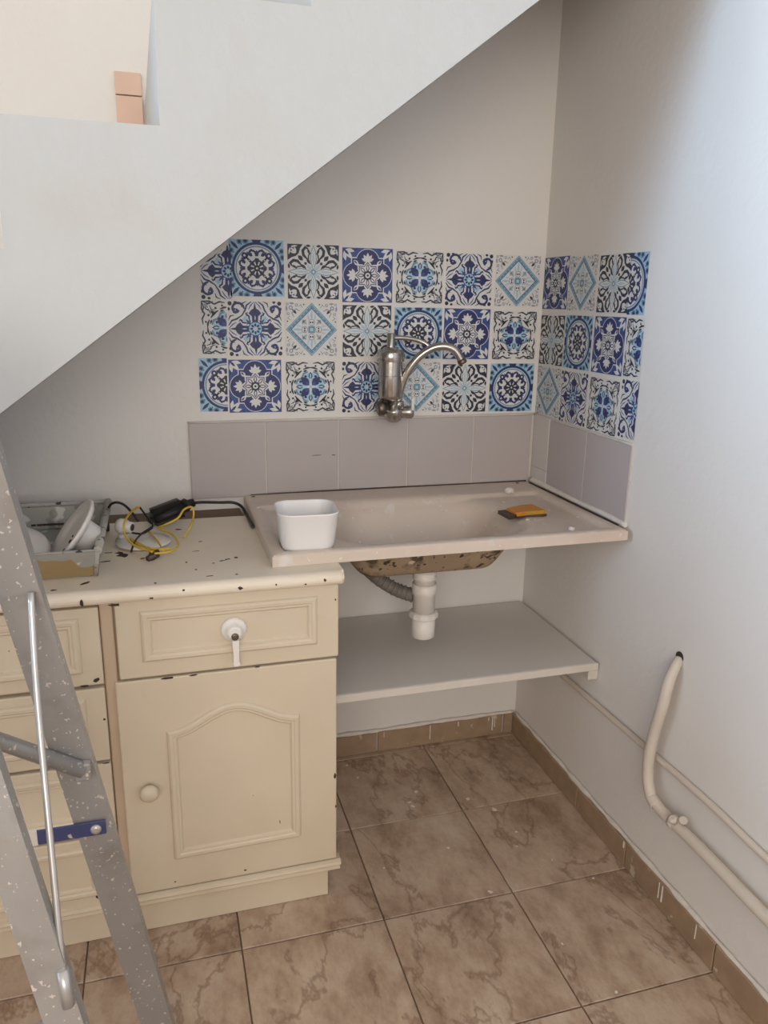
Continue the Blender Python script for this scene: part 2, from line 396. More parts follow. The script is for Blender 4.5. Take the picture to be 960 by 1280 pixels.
# ------------------------------------------------------------------ patterned tile stickers (flat print built as thin coloured layers)
INK = {}
for nm, c in (('white', (216, 215, 212)), ('navy', (38, 46, 100)), ('ink', (38, 38, 54)), ('blue', (52, 76, 138)), ('light', (156, 194, 214)),
              ('teal', (102, 142, 164)), ('pale', (176, 198, 210)), ('grey', (150, 150, 160))):
    INK[nm] = flat('print_'+nm, col(*c))
ink_list = list(INK); H = .0685
class Print:
    def __init__(s, base='white'):
        s.F = []; s.l = 0
        s.poly([(-1, -1), (1, -1), (1, 1), (-1, 1)], base, ())
    def _add(s, polys, c, sym):
        s.l += 1
        T = [(0, 0)] if not sym else [(a, m) for a in range(sym[0]) for m in range(sym[1])]
        n_ = sym[0] if sym else 1
        for a, m in T:
            th = 2*math.pi*a/n_; ca, sa = math.cos(th), math.sin(th)
            for P in polys:
                Q = [((-x if m else x), y) for x, y in P]
                s.F.append(([(min(1, max(-1, x*ca-y*sa)), min(1, max(-1, x*sa+y*ca))) for x, y in Q], c, s.l))
    def poly(s, P, c, sym=(4, 1)): s._add([P], c, sym)
    def disc(s, x, y, r, c, sym=(), n=20, rx=None):
        rx = rx or r; s._add([[(x+rx*math.cos(2*math.pi*i/n), y+r*math.sin(2*math.pi*i/n)) for i in range(n)]], c, sym)
    def stroke(s, P, w_, c, sym=(4, 1)):
        Q = []
        for i in range(len(P)):
            a = P[max(i-1, 0)]; b = P[min(i+1, len(P)-1)]; dx, dy = b[0]-a[0], b[1]-a[1]; L = math.hypot(dx, dy) or 1
            ww = w_*(1 if 0 < i < len(P)-1 else .45)
            Q.append(((P[i][0]-dy/L*ww, P[i][1]+dx/L*ww), (P[i][0]+dy/L*ww, P[i][1]-dx/L*ww)))
        s._add([[Q[i][0], Q[i+1][0], Q[i+1][1], Q[i][1]] for i in range(len(Q)-1)], c, sym)
    def ring(s, x, y, r0, r1, c, sym=(), n=24):
        q = []
        for i in range(n):
            a, b = 2*math.pi*i/n, 2*math.pi*(i+1)/n
            q.append([(x+r0*math.cos(a), y+r0*math.sin(a)), (x+r1*math.cos(a), y+r1*math.sin(a)), (x+r1*math.cos(b), y+r1*math.sin(b)), (x+r0*math.cos(b), y+r0*math.sin(b))])
        s._add(q, c, sym)
    def petal(s, x, y, L, w_, ang, c, sym=(4, 1)):
        """pointed leaf from (x, y) along ang"""
        ca, sa = math.cos(ang), math.sin(ang); P = []
        for t, k in ((0, 0), (.2, .6), (.45, 1), (.72, .75), (1, 0), (.72, -.75), (.45, -1), (.2, -.6)): P.append((x+ca*L*t-sa*w_*k, y+sa*L*t+ca*w_*k))
        s._add([P], c, sym)
    def mesh(s, name, keep=None):
        """keep: list of half planes (nx, ny, d): n.p <= d"""
        b = new()
        box(b, -H, H, -.0005, 0, -H, H, ink_list.index('white'))
        for P, c, l in s.F:
            ar = sum(P[i][0]*P[(i+1) % len(P)][1]-P[(i+1) % len(P)][0]*P[i][1] for i in range(len(P)))
            if abs(ar) < 1e-5: continue
            if ar < 0: P = P[::-1]
            vs = [b.verts.new((x*H, -.0005-l*.00003, y*H)) for x, y in P]
            f = b.faces.new(vs); f.material_index = ink_list.index(c)
        for nx, ny, d in (keep or ()):
            nn = Vector((nx, 0, ny)).normalized()
            bmesh.ops.bisect_plane(b, geom=list(b.verts)+list(b.edges)+list(b.faces), dist=1e-6, plane_co=nn*(d*H), plane_no=nn, clear_outer=True)
        me = D.meshes.new(name); b.to_mesh(me); b.free()
        for k in ink_list: me.materials.append(INK[k])
        return me
def spiral(cx, cy, r0, r1, a0, a1, n=12):
    return [(cx+(r0+(r1-r0)*i/n)*math.cos(a0+(a1-a0)*i/n), cy+(r0+(r1-r0)*i/n)*math.sin(a0+(a1-a0)*i/n)) for i in range(n+1)]
pi = math.pi
def design_medallion():
    p = Print('light')
    p.poly([(-.18, -1), (.18, -1), (.1, -.86), (-.1, -.86)], 'navy'); p.disc(.40, -.96, .12, 'teal', (4, 2), 10); p.disc(.40, -.96, .07, 'navy', (4, 2), 8)
    p.petal(.66, .66, .40, .06, pi/4, 'navy'); p.petal(.54, .80, .25, .05, 1.2, 'navy', (4, 2)); p.disc(.92, .62, .1, 'teal', (4, 2), 10); p.disc(.92, .62, .06, 'navy', (4, 2), 8)
    p.disc(0, 0, .92, 'navy', n=36); p.disc(0, 0, .83, 'pale', n=36); p.ring(0, 0, .755, .775, 'navy', n=32); p.disc(0, 0, .74, 'white', n=32)
    p.stroke(spiral(.19, .50, .17, .03, pi*1.15, -pi*.75), .036, 'navy', (4, 2)); p.stroke([(.03, .36), (.09, .25), (.2, .2), (.3, .25)], .034, 'navy', (4, 2))
    p.stroke(spiral(.47, .46, .15, .03, pi*1.75, pi*.1), .034, 'navy', (4, 2)); p.stroke([(.26, .30), (.36, .36), (.38, .48)], .03, 'ink', (4, 2))
    p.petal(.0, .08, .30, .06, pi/2, 'ink', (8, 1)); p.disc(0, 0, .12, 'ink', n=12); p.disc(0, 0, .04, 'white', n=8)
    p.petal(0, .42, .22, .06, pi/2, 'navy'); p.disc(.50, .22, .05, 'navy', (4, 2), 8); p.disc(.64, .2, .04, 'navy', (4, 2), 8)
    return p
def design_cross():
    p = Print('white')
    p.poly([(.98, .98), (.40, .98), (.50, .84), (.56, .66), (.66, .56), (.84, .50), (.98, .40)], 'ink')
    for a, L in ((pi*.25, .30), (pi*.08, .24), (pi*.42, .24)): p.petal(.66, .66, L, .045, a, 'white')
    p.petal(.60, .93, .30, .035, -.2, 'white', (4, 2)); p.petal(.84, .84, .14, .05, pi/4, 'navy')
    p.petal(.40, .40, .26, .08, pi*.25, 'ink')
    p.stroke([(.24, .46), (.38, .60), (.40, .76), (.30, .88), (.2, .82)], .055, 'ink', (4, 2))
    p.stroke([(.1, .28), (.2, .42), (.18, .6), (.08, .70)], .026, 'ink', (4, 2)); p.petal(.1, .92, .2, .045, .1, 'ink', (4, 2))
    p.petal(.28, .12, .26, .055, .6, 'ink', (4, 2)); p.petal(.62, .14, .24, .045, .35, 'ink', (4, 2))
    p.petal(0, .05, .92, .13, pi/2, 'teal'); p.petal(0, .09, .83, .10, pi/2, 'white'); p.petal(0, .16, .58, .04, pi/2, 'pale'); p.petal(.0, .0, .38, .06, pi/4, 'pale')
    p.disc(0, 0, .09, 'teal', n=12); p.disc(0, 0, .05, 'white', n=8); p.disc(.3, .3, .055, 'ink', (4, 1), 8)
    return p
def design_quatrefoil():
    p = Print('blue')
    p.petal(.60, .60, .46, .09, pi/4, 'white'); p.petal(.50, .88, .40, .07, .12, 'white', (4, 2)); p.petal(.74, .74, .3, .045, pi/4, 'navy'); p.stroke([(.4, .98), (.52, .9), (.62, .96)], .03, 'navy', (4, 2))
    p.disc(0, .5, .48, 'white', (4, 1), 24); p.poly([(-.66, -.66), (.66, -.66), (.66, .66), (-.66, .66)], 'white', ())
    p.disc(0, .5, .455, 'navy', (4, 1), 24); p.poly([(-.62, -.62), (.62, -.62), (.62, .62), (-.62, .62)], 'navy', ())
    for a, L in ((pi/2, .32), (pi/2-.62, .29), (pi/2+.62, .29), (pi/2-1.2, .26), (pi/2+1.2, .26)): p.petal(0, .52, L, .062, a, 'white')
    p.petal(.36, .36, .28, .08, pi/4, 'white'); p.petal(.42, .42, .17, .035, pi/4, 'blue')
    st = []
    for i in range(16):
        r = .58 if i % 2 == 0 else .43; st.append((r*math.cos(i*pi/8), r*math.sin(i*pi/8)))
    p.poly(st, 'white', ()); p.poly([(x*.86, y*.86) for x, y in st], 'navy', ()); p.poly([(x*.78, y*.78) for x, y in st], 'white', ())
    p.petal(0, .12, .30, .07, pi/2, 'navy', (8, 1)); p.petal(0, .18, .19, .035, pi/2, 'white', (8, 1)); p.disc(.17, .40, .03, 'ink', (8, 1), 6)
    p.disc(0, 0, .17, 'ink', n=16); p.disc(0, 0, .10, 'white', n=12); p.disc(0, 0, .045, 'navy', n=8)
    return p
def design_bracket():
    p = Print('white')
    p.stroke([(.94, .94), (.66, .94), (.48, .84), (.3, .93), (.10, .90)], .030, 'ink', (4, 2)); p.stroke([(.94, .52), (.86, .72), (.94, .94)], .026, 'ink', (4, 2))
    p.stroke(spiral(.70, .70, .17, .04, -.5, 3.6), .022, 'ink', (4, 1)); p.stroke([(.46, .62), (.60, .66), (.66, .80)], .022, 'ink', (4, 2)); p.petal(.70, .70, .24, .06, pi/4, 'grey')
    p.petal(.48, .48, .20, .06, pi/4, 'ink'); p.disc(.44, .70, .045, 'ink', (4, 2), 8); p.disc(.2, .80, .04, 'ink', (4, 2), 8)
    p.stroke([(.0, .74), (.14, .73), (.28, .67)], .038, 'ink', (4, 2)); p.stroke([(.34, .62), (.46, .54), (.52, .44)], .038, 'ink', (4, 2)); p.petal(.12, .64, .18, .04, -.3, 'ink', (4, 2))
    p.petal(.04, .12, .52, .13, pi/2-.25, 'light', (4, 2)); p.stroke([(.10, .58), (.26, .52), (.32, .38), (.2, .28)], .045, 'teal', (4, 2)); p.stroke([(.14, .48), (.24, .44), (.24, .34)], .025, 'white', (4, 2))
    p.petal(.05, .05, .46, .15, pi/4, 'navy'); p.petal(.05, .05, .22, .07, pi/4, 'blue'); p.petal(0, .28, .30, .08, pi/2, 'navy'); p.petal(0, .34, .18, .035, pi/2, 'light')
    p.stroke([(0, 0), (0, .5)], .028, 'white'); p.disc(0, 0, .05, 'light', n=10); p.disc(.40, .20, .055, 'navy', (4, 2), 8)
    return p
def design_star():
    p = Print('white')
    p.stroke(spiral(.72, .66, .27, .07, -pi*.5, pi*1.35, 14), .045, 'navy', (4, 1)); p.stroke(spiral(.66, .72, .08, .06, 0, 6.28, 8), .045, 'navy', (4, 1))
    p.stroke([(.12, .99), (.3, .86), (.36, .68), (.52, .44)], .032, 'navy', (4, 2)); p.stroke([(.3, 1), (.46, .92), (.50, .78)], .026, 'ink', (4, 2)); p.stroke([(.02, .98), (.16, .84), (.24, .7)], .022, 'blue', (4, 2))
    p.disc(.92, .92, .08, 'ink', (4, 1), 8); p.disc(.72, .97, .06, 'ink', (4, 2), 8)
    p.poly([(-.1, .1), (.1, .1), (.12, .46), (.24, .56), (.15, .68), (.05, .74), (0, .98), (-.05, .74), (-.15, .68), (-.24, .56), (-.12, .46)], 'navy')
    p.petal(0, .52, .28, .05, pi/2, 'ink'); p.stroke([(.2, .25), (.23, .46), (.34, .56)], .035, 'navy', (4, 2)); p.petal(0, .30, .20, .025, pi/2, 'pale')
    p.poly([(.36, .24), (.48, .36), (.36, .48), (.24, .36)], 'light'); p.poly([(.2, .2), (.34, .13), (.13, .34)], 'navy', (4, 1)); p.petal(.1, .1, .36, .05, pi/4, 'blue'); p.stroke([(.46, .30), (.56, .34), (.60, .26)], .03, 'navy', (4, 2))
    p.disc(0, 0, .27, 'blue', n=20); p.disc(0, 0, .235, 'light', n=20); p.petal(0, .07, .14, .045, pi/2, 'navy', (8, 1)); p.disc(0, 0, .09, 'pale', n=12)
    return p
def design_diamond():
    p = Print('white')
    for q in ((.80, .80, .085), (.58, .90, .06), (.90, .58, .06), (.93, .93, .05)): p.ring(q[0], q[1], q[2]*.45, q[2], 'grey', (4, 1), 10)
    p.petal(.58, .58, .24, .05, pi/4, 'ink'); p.petal(.66, .95, .22, .04, .1, 'grey', (4, 2)); p.stroke([(.46, .68), (.60, .76), (.70, .70)], .025, 'grey', (4, 2)); p.stroke([(.34, .80), (.42, .92), (.5, .84)], .022, 'grey', (4, 2)); p.disc(.30, .93, .03, 'ink', (4, 2), 6)
    dm = lambda r: [(0, -r), (r, 0), (0, r), (-r, 0)]
    p.poly(dm(.995), 'teal', ()); p.poly(dm(.955), 'pale', ()); p.poly(dm(.93), 'teal', ()); p.poly(dm(.80), 'navy', ()); p.poly(dm(.775), 'pale', ()); p.poly(dm(.75), 'white', ())
    for k in range(1, 8): p.poly([(.115*k, .955-.115*k-.05), (.115*k+.02, .955-.115*k-.07), (.115*k-.02, .955-.115*k-.11), (.115*k-.04, .955-.115*k-.09)], 'light', (4, 1))
    p.petal(0, .34, .40, .045, pi/2, 'light', (4, 1)); p.petal(.10, .32, .28, .035, pi/2-.2, 'pale', (4, 2)); p.petal(.15, .15, .36, .07, pi/4, 'pale'); p.petal(.2, .2, .24, .03, pi/4, 'grey'); p.stroke([(.2, .36), (.30, .34), (.36, .22)], .02, 'grey', (4, 2))
    p.disc(0, .27, .13, 'grey', (4, 1), 14); p.disc(0, .27, .10, 'white', (4, 1), 14); p.disc(.045, .27, .035, 'ink', (4, 2), 8)
    p.poly([(-.13, -.13), (.13, -.13), (.13, .13), (-.13, .13)], 'teal', ()); p.poly([(-.06, -.06), (.06, -.06), (.06, .06), (-.06, .06)], 'pale', ())
    return p
DS = {'A': (design_medallion(), 'medallion tile sticker with navy ring on light blue'), 'B': (design_cross(), 'tile sticker with pale cross and black leaf corners'),
      'C': (design_quatrefoil(), 'navy quatrefoil tile sticker'), 'D': (design_bracket(), 'white tile sticker with black bracket corners and blue centre'),
      'E': (design_star(), 'tile sticker with navy star and curled corners'), 'F': (design_diamond(), 'tile sticker with teal diamond frame')}
dmesh = {k: v[0].mesh('patterned_tile') for k, v in DS.items()}
def sticker(k, wall, a, z, lift=0.0, tilt=0.0, me=None):
    o = D.objects.new('patterned_tile', me or dmesh[k]); C.objects.link(o); o.parent = wall; o['label'] = DS[k][1]
    if wall is wall_back: o.location = (a, -.0006-lift, z); o.rotation_euler = (0, tilt, 0)
    else: o.location = (-.0006-lift, a, z); o.rotation_euler = (0, tilt, -pi/2)
    return o
bx = [-.818, -.667, -.516, -.371, -.228, -.082]
rows = ['ABCDEF', 'EFBACD', 'CDEFBA']
zr = [[1.430, 1.425, 1.420, 1.418, 1.416, 1.416], [1.281, 1.280, 1.277, 1.272, 1.271, 1.268], [1.134, 1.131, 1.128, 1.126, 1.121, 1.121]]
random.seed(3)
for r_, row in enumerate(rows):
    for c_, k in enumerate(row):
        dx = (.012 if r_ == 0 else .004 if r_ == 1 else 0) if c_ == 0 else 0
        dx += (0.006 if r_ == 0 else 0 if r_ == 1 else -.004) if c_ == 1 else 0
        sticker(k, wall_back, bx[c_]+dx, zr[r_][c_], .0, random.uniform(-.008, .008))
# the cut stickers at the left end; the upper one ends at the slope of the stairs
sticker('E', wall_back, -.947+H*1.0, 1.421, 0, 0, DS['E'][0].mesh('patterned_tile', [(1, 0, .12), (-.754, 1, .72)]))
sticker('D', wall_back, -.952+H, 1.283, 0, .01, DS['D'][0].mesh('patterned_tile', [(1, 0, -.04)]))
sticker('A', wall_back, -.961+H, 1.138, 0, .01, DS['A'][0].mesh('patterned_tile', [(1, 0, .03)]))
ry = [-.071, -.212, -.354]
rrows = ['CFB', 'BAC', 'FED']; rz = [[1.411, 1.408, 1.404], [1.258, 1.259, 1.259], [1.116, 1.114, 1.111]]
for r_, row in enumerate(rrows):
    for c_, k in enumerate(row): sticker(k, wall_right, ry[c_]-(.004 if c_ == 2 else 0), rz[r_][c_], 0, random.uniform(-.01, .01))
for k, zz, yy in (('A', 1.402, -.424), ('D', 1.259, -.430), ('E', 1.117, -.434)):
    # only one side of the design is used here
    sticker(k, wall_right, yy-.0 if k != 'A' else yy, zz, 0, 0, DS[k][0].mesh('patterned_tile', [(-1, 0, 0)] if k == 'A' else [(1, 0, 0)] if k == 'D' else [(1, 0, 0)]))
    C.objects[-1].location.y = (-.424 if k == 'A' else -.430-H if k == 'D' else -.434-H)

# ------------------------------------------------------------------ cabinet
CX0, CX1, CF = -1.76, -.735, -.562        # left, right, carcass front
cab = thing('cabinet', 'cream painted kitchen cabinet with four drawers beside a drawer and an arched door', 'cabinet', ((CX0+CX1)/2, -.3, 0))
b_ = new(); box(b_, CX0, CX1-.004, CF, -.02, .095, .786); obj('body', b_, stile_m, cab)
b_ = new(); bbox_bev(b_, -1.199, -1.174, CF-.010, CF+.001, .10, .785, .004, 2); obj('stile', b_, stile_m, cab)
b_ = new(); box(b_, CX0+.01, -.748, CF+.001, -.05, .001, .096); obj('plinth', b_, cream_m, cab)
b_ = new()
pr = [(0, 0), (.002, .012), (.008, .018), (.014, .016), (.017, .013), (.021, .022), (.027, .028), (.033, .026), (.036, .018), (.036, 0)]
prism(b_, [(-.010-h, .073+s) for s, h in [(q[0], q[1]) for q in pr]], lambda u, v, d: (d, CF+.012+u+.0, v), CX0, -.722)
obj('plinth_moulding', b_, cream_m, cab)
MOLD = [(0, 0), (.002, .005), (.006, .008), (.012, .0075), (.015, .0055), (.019, .0055), (.022, .001), (.024, 0)]
FY_ = -.580
def front(name, x0, x1, z0, z1, inset, poly=None, tz=0):
    b = new(); bbox_bev(b, x0, x1, FY_, CF-.0005, z0, z1, .003, 2)
    part = obj(name, b, cream_m, cab)
    p = poly or [(x0+inset, z0+inset*.75), (x1-inset, z0+inset*.75), (x1-inset, z1-inset*.5), (x0+inset, z1-inset*.5)]
    m = new(); molding(m, p, MOLD, FY_+.0003); obj('panel_moulding', m, cream_m, part)
    return part
dr = front('drawer', -1.170, -.727, .620, .785, .045)
for z0, z1 in ((.616, .778), (.447, .608), (.277, .440), (.104, .270)):
    d_ = front('drawer', -1.74, -1.2, z0, z1, .036)
    if True:
        k_ = new(); lathe(k_, (-1.47, FY_, (z0+z1)/2), (0, -1, 0), [(0, .008), (.008, .008), (.012, .014), (.020, .017), (.026, .013), (.028, .004)], 16); obj('knob', k_, cream_m, d_)
arch = [(-1.089, .186), (-.812, .190)]
arch += [(-.812, .496)]
for i in range(13):
    t = -1+2*i/12; arch.append((-.950-t*.118, .498+.046*(math.cos(t*pi/2)**1.5 if abs(t) < 1 else 0)))
arch += [(-1.089, .496)]
dpart = front('door', -1.180, -.731, .112, .615, .08, arch)
k_ = new(); lathe(k_, (-1.130, FY_, .368), (0, -1, 0), [(0, .009), (.008, .009), (.012, .016), (.020, .020), (.027, .015), (.030, .004)], 18); obj('knob', k_, cream_m, dpart)
# tap-like lever used as a drawer pull
hp = new(); lathe(hp, (-.945, FY_, .706), (0, -1, 0), [(0, .026), (.004, .026), (.008, .022), (.010, .016), (.022, .015), (.025, .011)], 20)
hd = obj('handle', hp, pvc_m, dr); hd['label'] = 'white plastic tap lever used as a drawer pull'
lv = new()
prism(lv, [(-.007, 0), (.007, 0), (.0055, -.045), (.008, -.052), (.004, -.056), (-.004, -.056), (-.006, -.05), (-.005, -.03)], lambda u, v, d: (-.944+u, d, .690+v), FY_-.024, FY_-.014)
obj('lever', lv, pvc_m, hd)
sc = new(); lathe(sc, (-.945, FY_-.0251, .700), (0, -1, 0), [(0, .0075), (.002, .0075), (.003, .004)], 14); obj('screw', sc, dchrome_m, hd)
# chipped paint on the cabinet front, as thin dark flakes
f_ = new()
for i, (x, z, w_, h_) in enumerate([(-.9, .6165, .006, .002), (-1.08, .6135, .018, .0025), (-1.03, .614, .009, .002), (-.98, .19, .004, .004), (-.86, .235, .0015, .006), (-1.052, .205, .003, .003),
        (-.94, .125, .004, .002), (-1.09, .128, .003, .002), (-1.17, .780, .014, .003), (-.734, .75, .002, .003), (-.735, .33, .0035, .008), (-.733, .25, .002, .004)]): flake(f_, x, z, w_, h_, FY_, i)
o = obj('paint_chip', f_, chip_and_shade_m, dpart); o['kind'] = 'stuff'
f_ = new()
for i, (x, z, w_, h_) in enumerate([(-1.213, .627, .007, .006), (-1.235, .617, .010, .003), (-1.205, .54, .003, .003), (-1.248, .128, .006, .007), (-1.262, .138, .014, .002), (-1.21, .441, .010, .002)]): flake(f_, x, z, w_, h_, FY_, 40+i)
o = obj('paint_chip', f_, chip_and_shade_m, cab); o['kind'] = 'stuff'

# worktop: painted board with a half-round front lip
WT = .8165
wt = thing('worktop', 'chipped beige painted worktop with a rounded front edge on the cream cabinet', 'worktop', (-1.19, -.3, .787))
lipn = [(-.585+.015*math.cos(pi/2+pi*i/10), .8015+.015*math.sin(pi/2+pi*i/10)) for i in range(11)]
def loc_lip(u, v, d): return (d, u, v)
b_ = new(); prism(b_, [(-.12, WT)]+lipn+[(-.12, .7865)], loc_lip, CX0-.02, -.718)
bmesh.ops.bevel(b_, geom=[e for e in b_.edges if all(v.co.x > -.72 for v in e.verts) and any(v.co.y < -.5 for v in e.verts)], offset=.006, segments=3, affect='EDGES')
obj('board', b_, top_m, wt)
b_ = new(); box(b_, CX0-.02, -.87, -.1195, -.0015, .7865, WT-.010); obj('back_strip', b_, wood_m, wt)['label'] = 'bare dark wood strip along the wall'
f_ = new()
def ground(u, v, z):
    d = _f*1.0+_R*((u-480)/F_PX)+_U*((640-v)/F_PX); t = (z-CAM.z)/d.z; return CAM+d*t
for i, (u, v, w_, d_, a) in enumerate([(153, 694, .012, .020, .3), (150, 691, .008, .012, 1.0), (132, 702, .016, .003, .2), (107, 729, .015, .005, .7), (178, 698, .006, .005, 0), (136, 691, .010, .003, 0),
        (245, 712, .003, .004, 0), (194, 729, .003, .004, 0), (278, 701, .010, .003, .4), (267, 704, .004, .003, 0), (285, 699, .008, .003, .3), (295, 697, .005, .006, 0), (224, 662, .010, .005, -.3), (250, 677, .006, .003, 0),
        (245, 689, .008, .002, 0), (262, 720, .01, .002, .1), (66, 738, .008, .004, .2), (233, 703, .003, .005, 0), (296, 718, .004, .003, 0)]):
    p = ground(u, v, WT); hflake(f_, p.x, p.y, w_, d_, a, WT-.0001, 70+i)
def pick_y(u, v, y):
    d = _f*1.0+_R*((u-480)/F_PX)+_U*((640-v)/F_PX); t = (y-CAM.y)/d.y; return CAM+d*t
def lipflake(bm_, x, z, w_, h_, seed):
    rnd = random.Random(seed); y = -.6003; P = []
    for i in range(7):
        a = 2*pi*i/7; k = rnd.uniform(.5, 1.1); P.append((x+w_*k*math.cos(a), z+h_*k*math.sin(a)))
    prism(bm_, P, lambda u, v, d: (u, d, v), y+.001, y-.0004)
for i, (x, z, w_, h_) in enumerate([(-1.225, .797, .004, .008), (-.93, .800, .006, .004), (-.80, .797, .003, .002), (-.86, .801, .002, .003), (-1.04, .806, .003, .002), (-.76, .802, .003, .004), (-1.10, .795, .004, .002)]): lipflake(f_, x, z, w_, h_, 100+i)
o = obj('paint_chip', f_, chip_and_shade_m, wt); o['kind'] = 'stuff'

# ------------------------------------------------------------------ sink top with moulded basin
SX0, SX1, SF, SZ = -.858, -.0165, -.540, .843
sink = thing('sink', 'beige resin countertop sink with shallow basin, one end on the worktop', 'sink', (-.44, -.27, .80))
bcx, bcy, bhx, bhy, brad = -.455, -.305, .250, .172, .12
def bsdf(x, y):
    qx, qy = abs(x-bcx)-bhx+brad, abs(y-bcy)-bhy+brad
    return math.hypot(max(qx, 0), max(qy, 0))+min(max(qx, qy), 0)-brad
def ztop(x, y):
    e = min(x-SX0, SX1-x, y-SF, -.002-y)
    z = SZ-.004*sstep(0.008, 0, e)
    rec = sstep(.022, .040, min(x-SX0, SX1-x, y-SF))*sstep(-.128, -.146, y)
    z -= .010*rec
    d = bsdf(x, y)
    if d < .02: z -= .006*sstep(.02, -.01, d)
    if d < 0: z -= .100*sstep(0, .095, -d)+.004*sstep(.095, .17, -d)
    return z
NX, NY = 140, 90
def gx(i): return SX0+(SX1-SX0)*i/NX
def gy(j): return SF+(-.002-SF)*j/NY
def zbot(x, y): return min(SZ-.026, ztop(x, y)-.009)
slab, basin = new(), new()
def inb(i, j):
    return bsdf((gx(i)+gx(i+1))/2, (gy(j)+gy(j+1))/2) < .022
vt = {}
def V(b, key, i, j):
    k = (id(b), key, i, j)
    if k not in vt:
        x, y = gx(i), gy(j); vt[k] = b.verts.new((x, y, ztop(x, y) if key == 't' else zbot(x, y)))
    return vt[k]
for i in range(NX):
    for j in range(NY):
        b = basin if inb(i, j) else slab
        f = b.faces.new((V(b, 't', i, j), V(b, 't', i+1, j), V(b, 't', i+1, j+1), V(b, 't', i, j+1))); f.smooth = True
        f = b.faces.new((V(b, 'b', i, j), V(b, 'b', i, j+1), V(b, 'b', i+1, j+1), V(b, 'b', i+1, j))); f.smooth = True; f.material_index = 1
for i in range(NX):
    slab.faces.new((V(slab, 't', i, 0), V(slab, 'b', i, 0), V(slab, 'b', i+1, 0), V(slab, 't', i+1, 0)))
    slab.faces.new((V(slab, 't', i, NY), V(slab, 't', i+1, NY), V(slab, 'b', i+1, NY), V(slab, 'b', i, NY)))
for j in range(NY):
    slab.faces.new((V(slab, 't', 0, j), V(slab, 't', 0, j+1), V(slab, 'b', 0, j+1), V(slab, 'b', 0, j)))
    slab.faces.new((V(slab, 't', NX, j), V(slab, 'b', NX, j), V(slab, 'b', NX, j+1), V(slab, 't', NX, j+1)))
def raw(name, bm_, mats, parent):                 # keeps the winding as built
    me = D.meshes.new(name); o = D.objects.new(name, me); C.objects.link(o); o.parent = parent
    bmesh.ops.translate(bm_, verts=bm_.verts, vec=-parent.location); bm_.to_mesh(me); bm_.free()
    for m in mats: me.materials.append(m)
    return o
raw('slab', slab, [sink_m, sink_m], sink)
raw('basin', basin, [sink_m, under_m], sink)
fl = new(); rnd = random.Random(5)
for i in range(150):
    x, y = (rnd.uniform(-.70, -.20), rnd.uniform(-.50, -.12)) if i < 105 else (rnd.uniform(SX0+.01, SX1-.01), rnd.uniform(SF+.004, -.02))
    r_ = rnd.choice((.0018, .0022, .003, .0042, .0016)); z = ztop(x, y)
    hflake(fl, x, y, r_*rnd.uniform(.6, 1.3), r_, rnd.uniform(0, 3), z-.0014, 500+i, .0026)
o = obj('plaster_speck', fl, plaster_m, sink); o['kind'] = 'stuff'
fl = new(); tube(fl, [(-.84, -.0085, .8435), (-.5, -.0085, .8438), (-.2, -.0085, .8434), (-.02, -.009, .8436)], [.0010, .0022, .0016, .0022], 6); tube(fl, [(-.0185, -.03, .8432), (-.0185, -.25, .8436), (-.0185, -.5, .8432)], [.002, .0022, .0018], 6)  # dark tubes drawn in as the gap's shadow along the back and right edges
o = obj('gap_shadow', fl, chip_and_shade_m, sink); o['kind'] = 'stuff'
dn = new(); lathe(dn, (-.437, -.300, .7238), (0, 0, 1), [(0, .036), (.003, .034), (.0035, .022), (.001, .020)], 20); obj('drain', dn, dchrome_m, sink)
for (x, y) in ((-.835, -.030), (-.058, -.030)):
    h = new(); lathe(h, (x, y, SZ-.002), (0, 0, 1), [(0, .005), (.0026, .005)], 12); obj('screw_hole', h, black_m, sink)

# bottle trap under the basin with its corrugated overflow hose
trap = thing('drain_trap', 'white plastic bottle trap hanging below the sink basin', 'drain trap', (-.437, -.300, .512))
t = new(); lathe(t, (-.437, -.300, .660), (0, 0, 1), [(0, .028), (.012, .028), (.013, .031), (.018, .031), (.019, .028), (.026, .031), (.032, .031), (.033, .027), (.052, .027)], 24); obj('neck', t, pvc_m, trap)
t = new(); lathe(t, (-.437, -.300, .580), (0, 0, 1), [(0, .029), (.05, .029), (.052, .032), (.079, .032), (.080, .029)], 24); obj('bottle', t, pvc_m, trap)
t = new(); lathe(t, (-.437, -.300, .568), (0, 0, 1), [(0, .036), (.002, .0385), (.012, .0385), (.016, .034)], 12, smooth=False); obj('nut', t, pvc_m, trap)
t = new(); lathe(t, (-.437, -.300, .512), (0, 0, 1), [(0, .026), (.003, .030), (.056, .031)], 24); obj('cup', t, pvc_m, trap)
hz = new(); P = [Vector((-.462, -.285, .622)), Vector((-.50, -.26, .632)), Vector((-.54, -.23, .655)), Vector((-.575, -.20, .690)), Vector((-.59, -.17, .735))]
tube(hz, P, .0175, 14, 0, 6)
obj('hose', hz, hose_m, trap)
hr = new()
for i in range(13):
    t_ = i/12*3.2; k = int(t_); f0 = t_-k; a, b2 = P[k], P[k+1]; c_ = a.lerp(b2, f0); ax = (b2-a).normalized()
    lathe(hr, c_-ax*.002, ax, [(0, .0178), (.001, .0195), (.003, .0195), (.004, .0178)], 14)
o = obj('hose_rib', hr, hose_m, trap); o['kind'] = 'stuff'

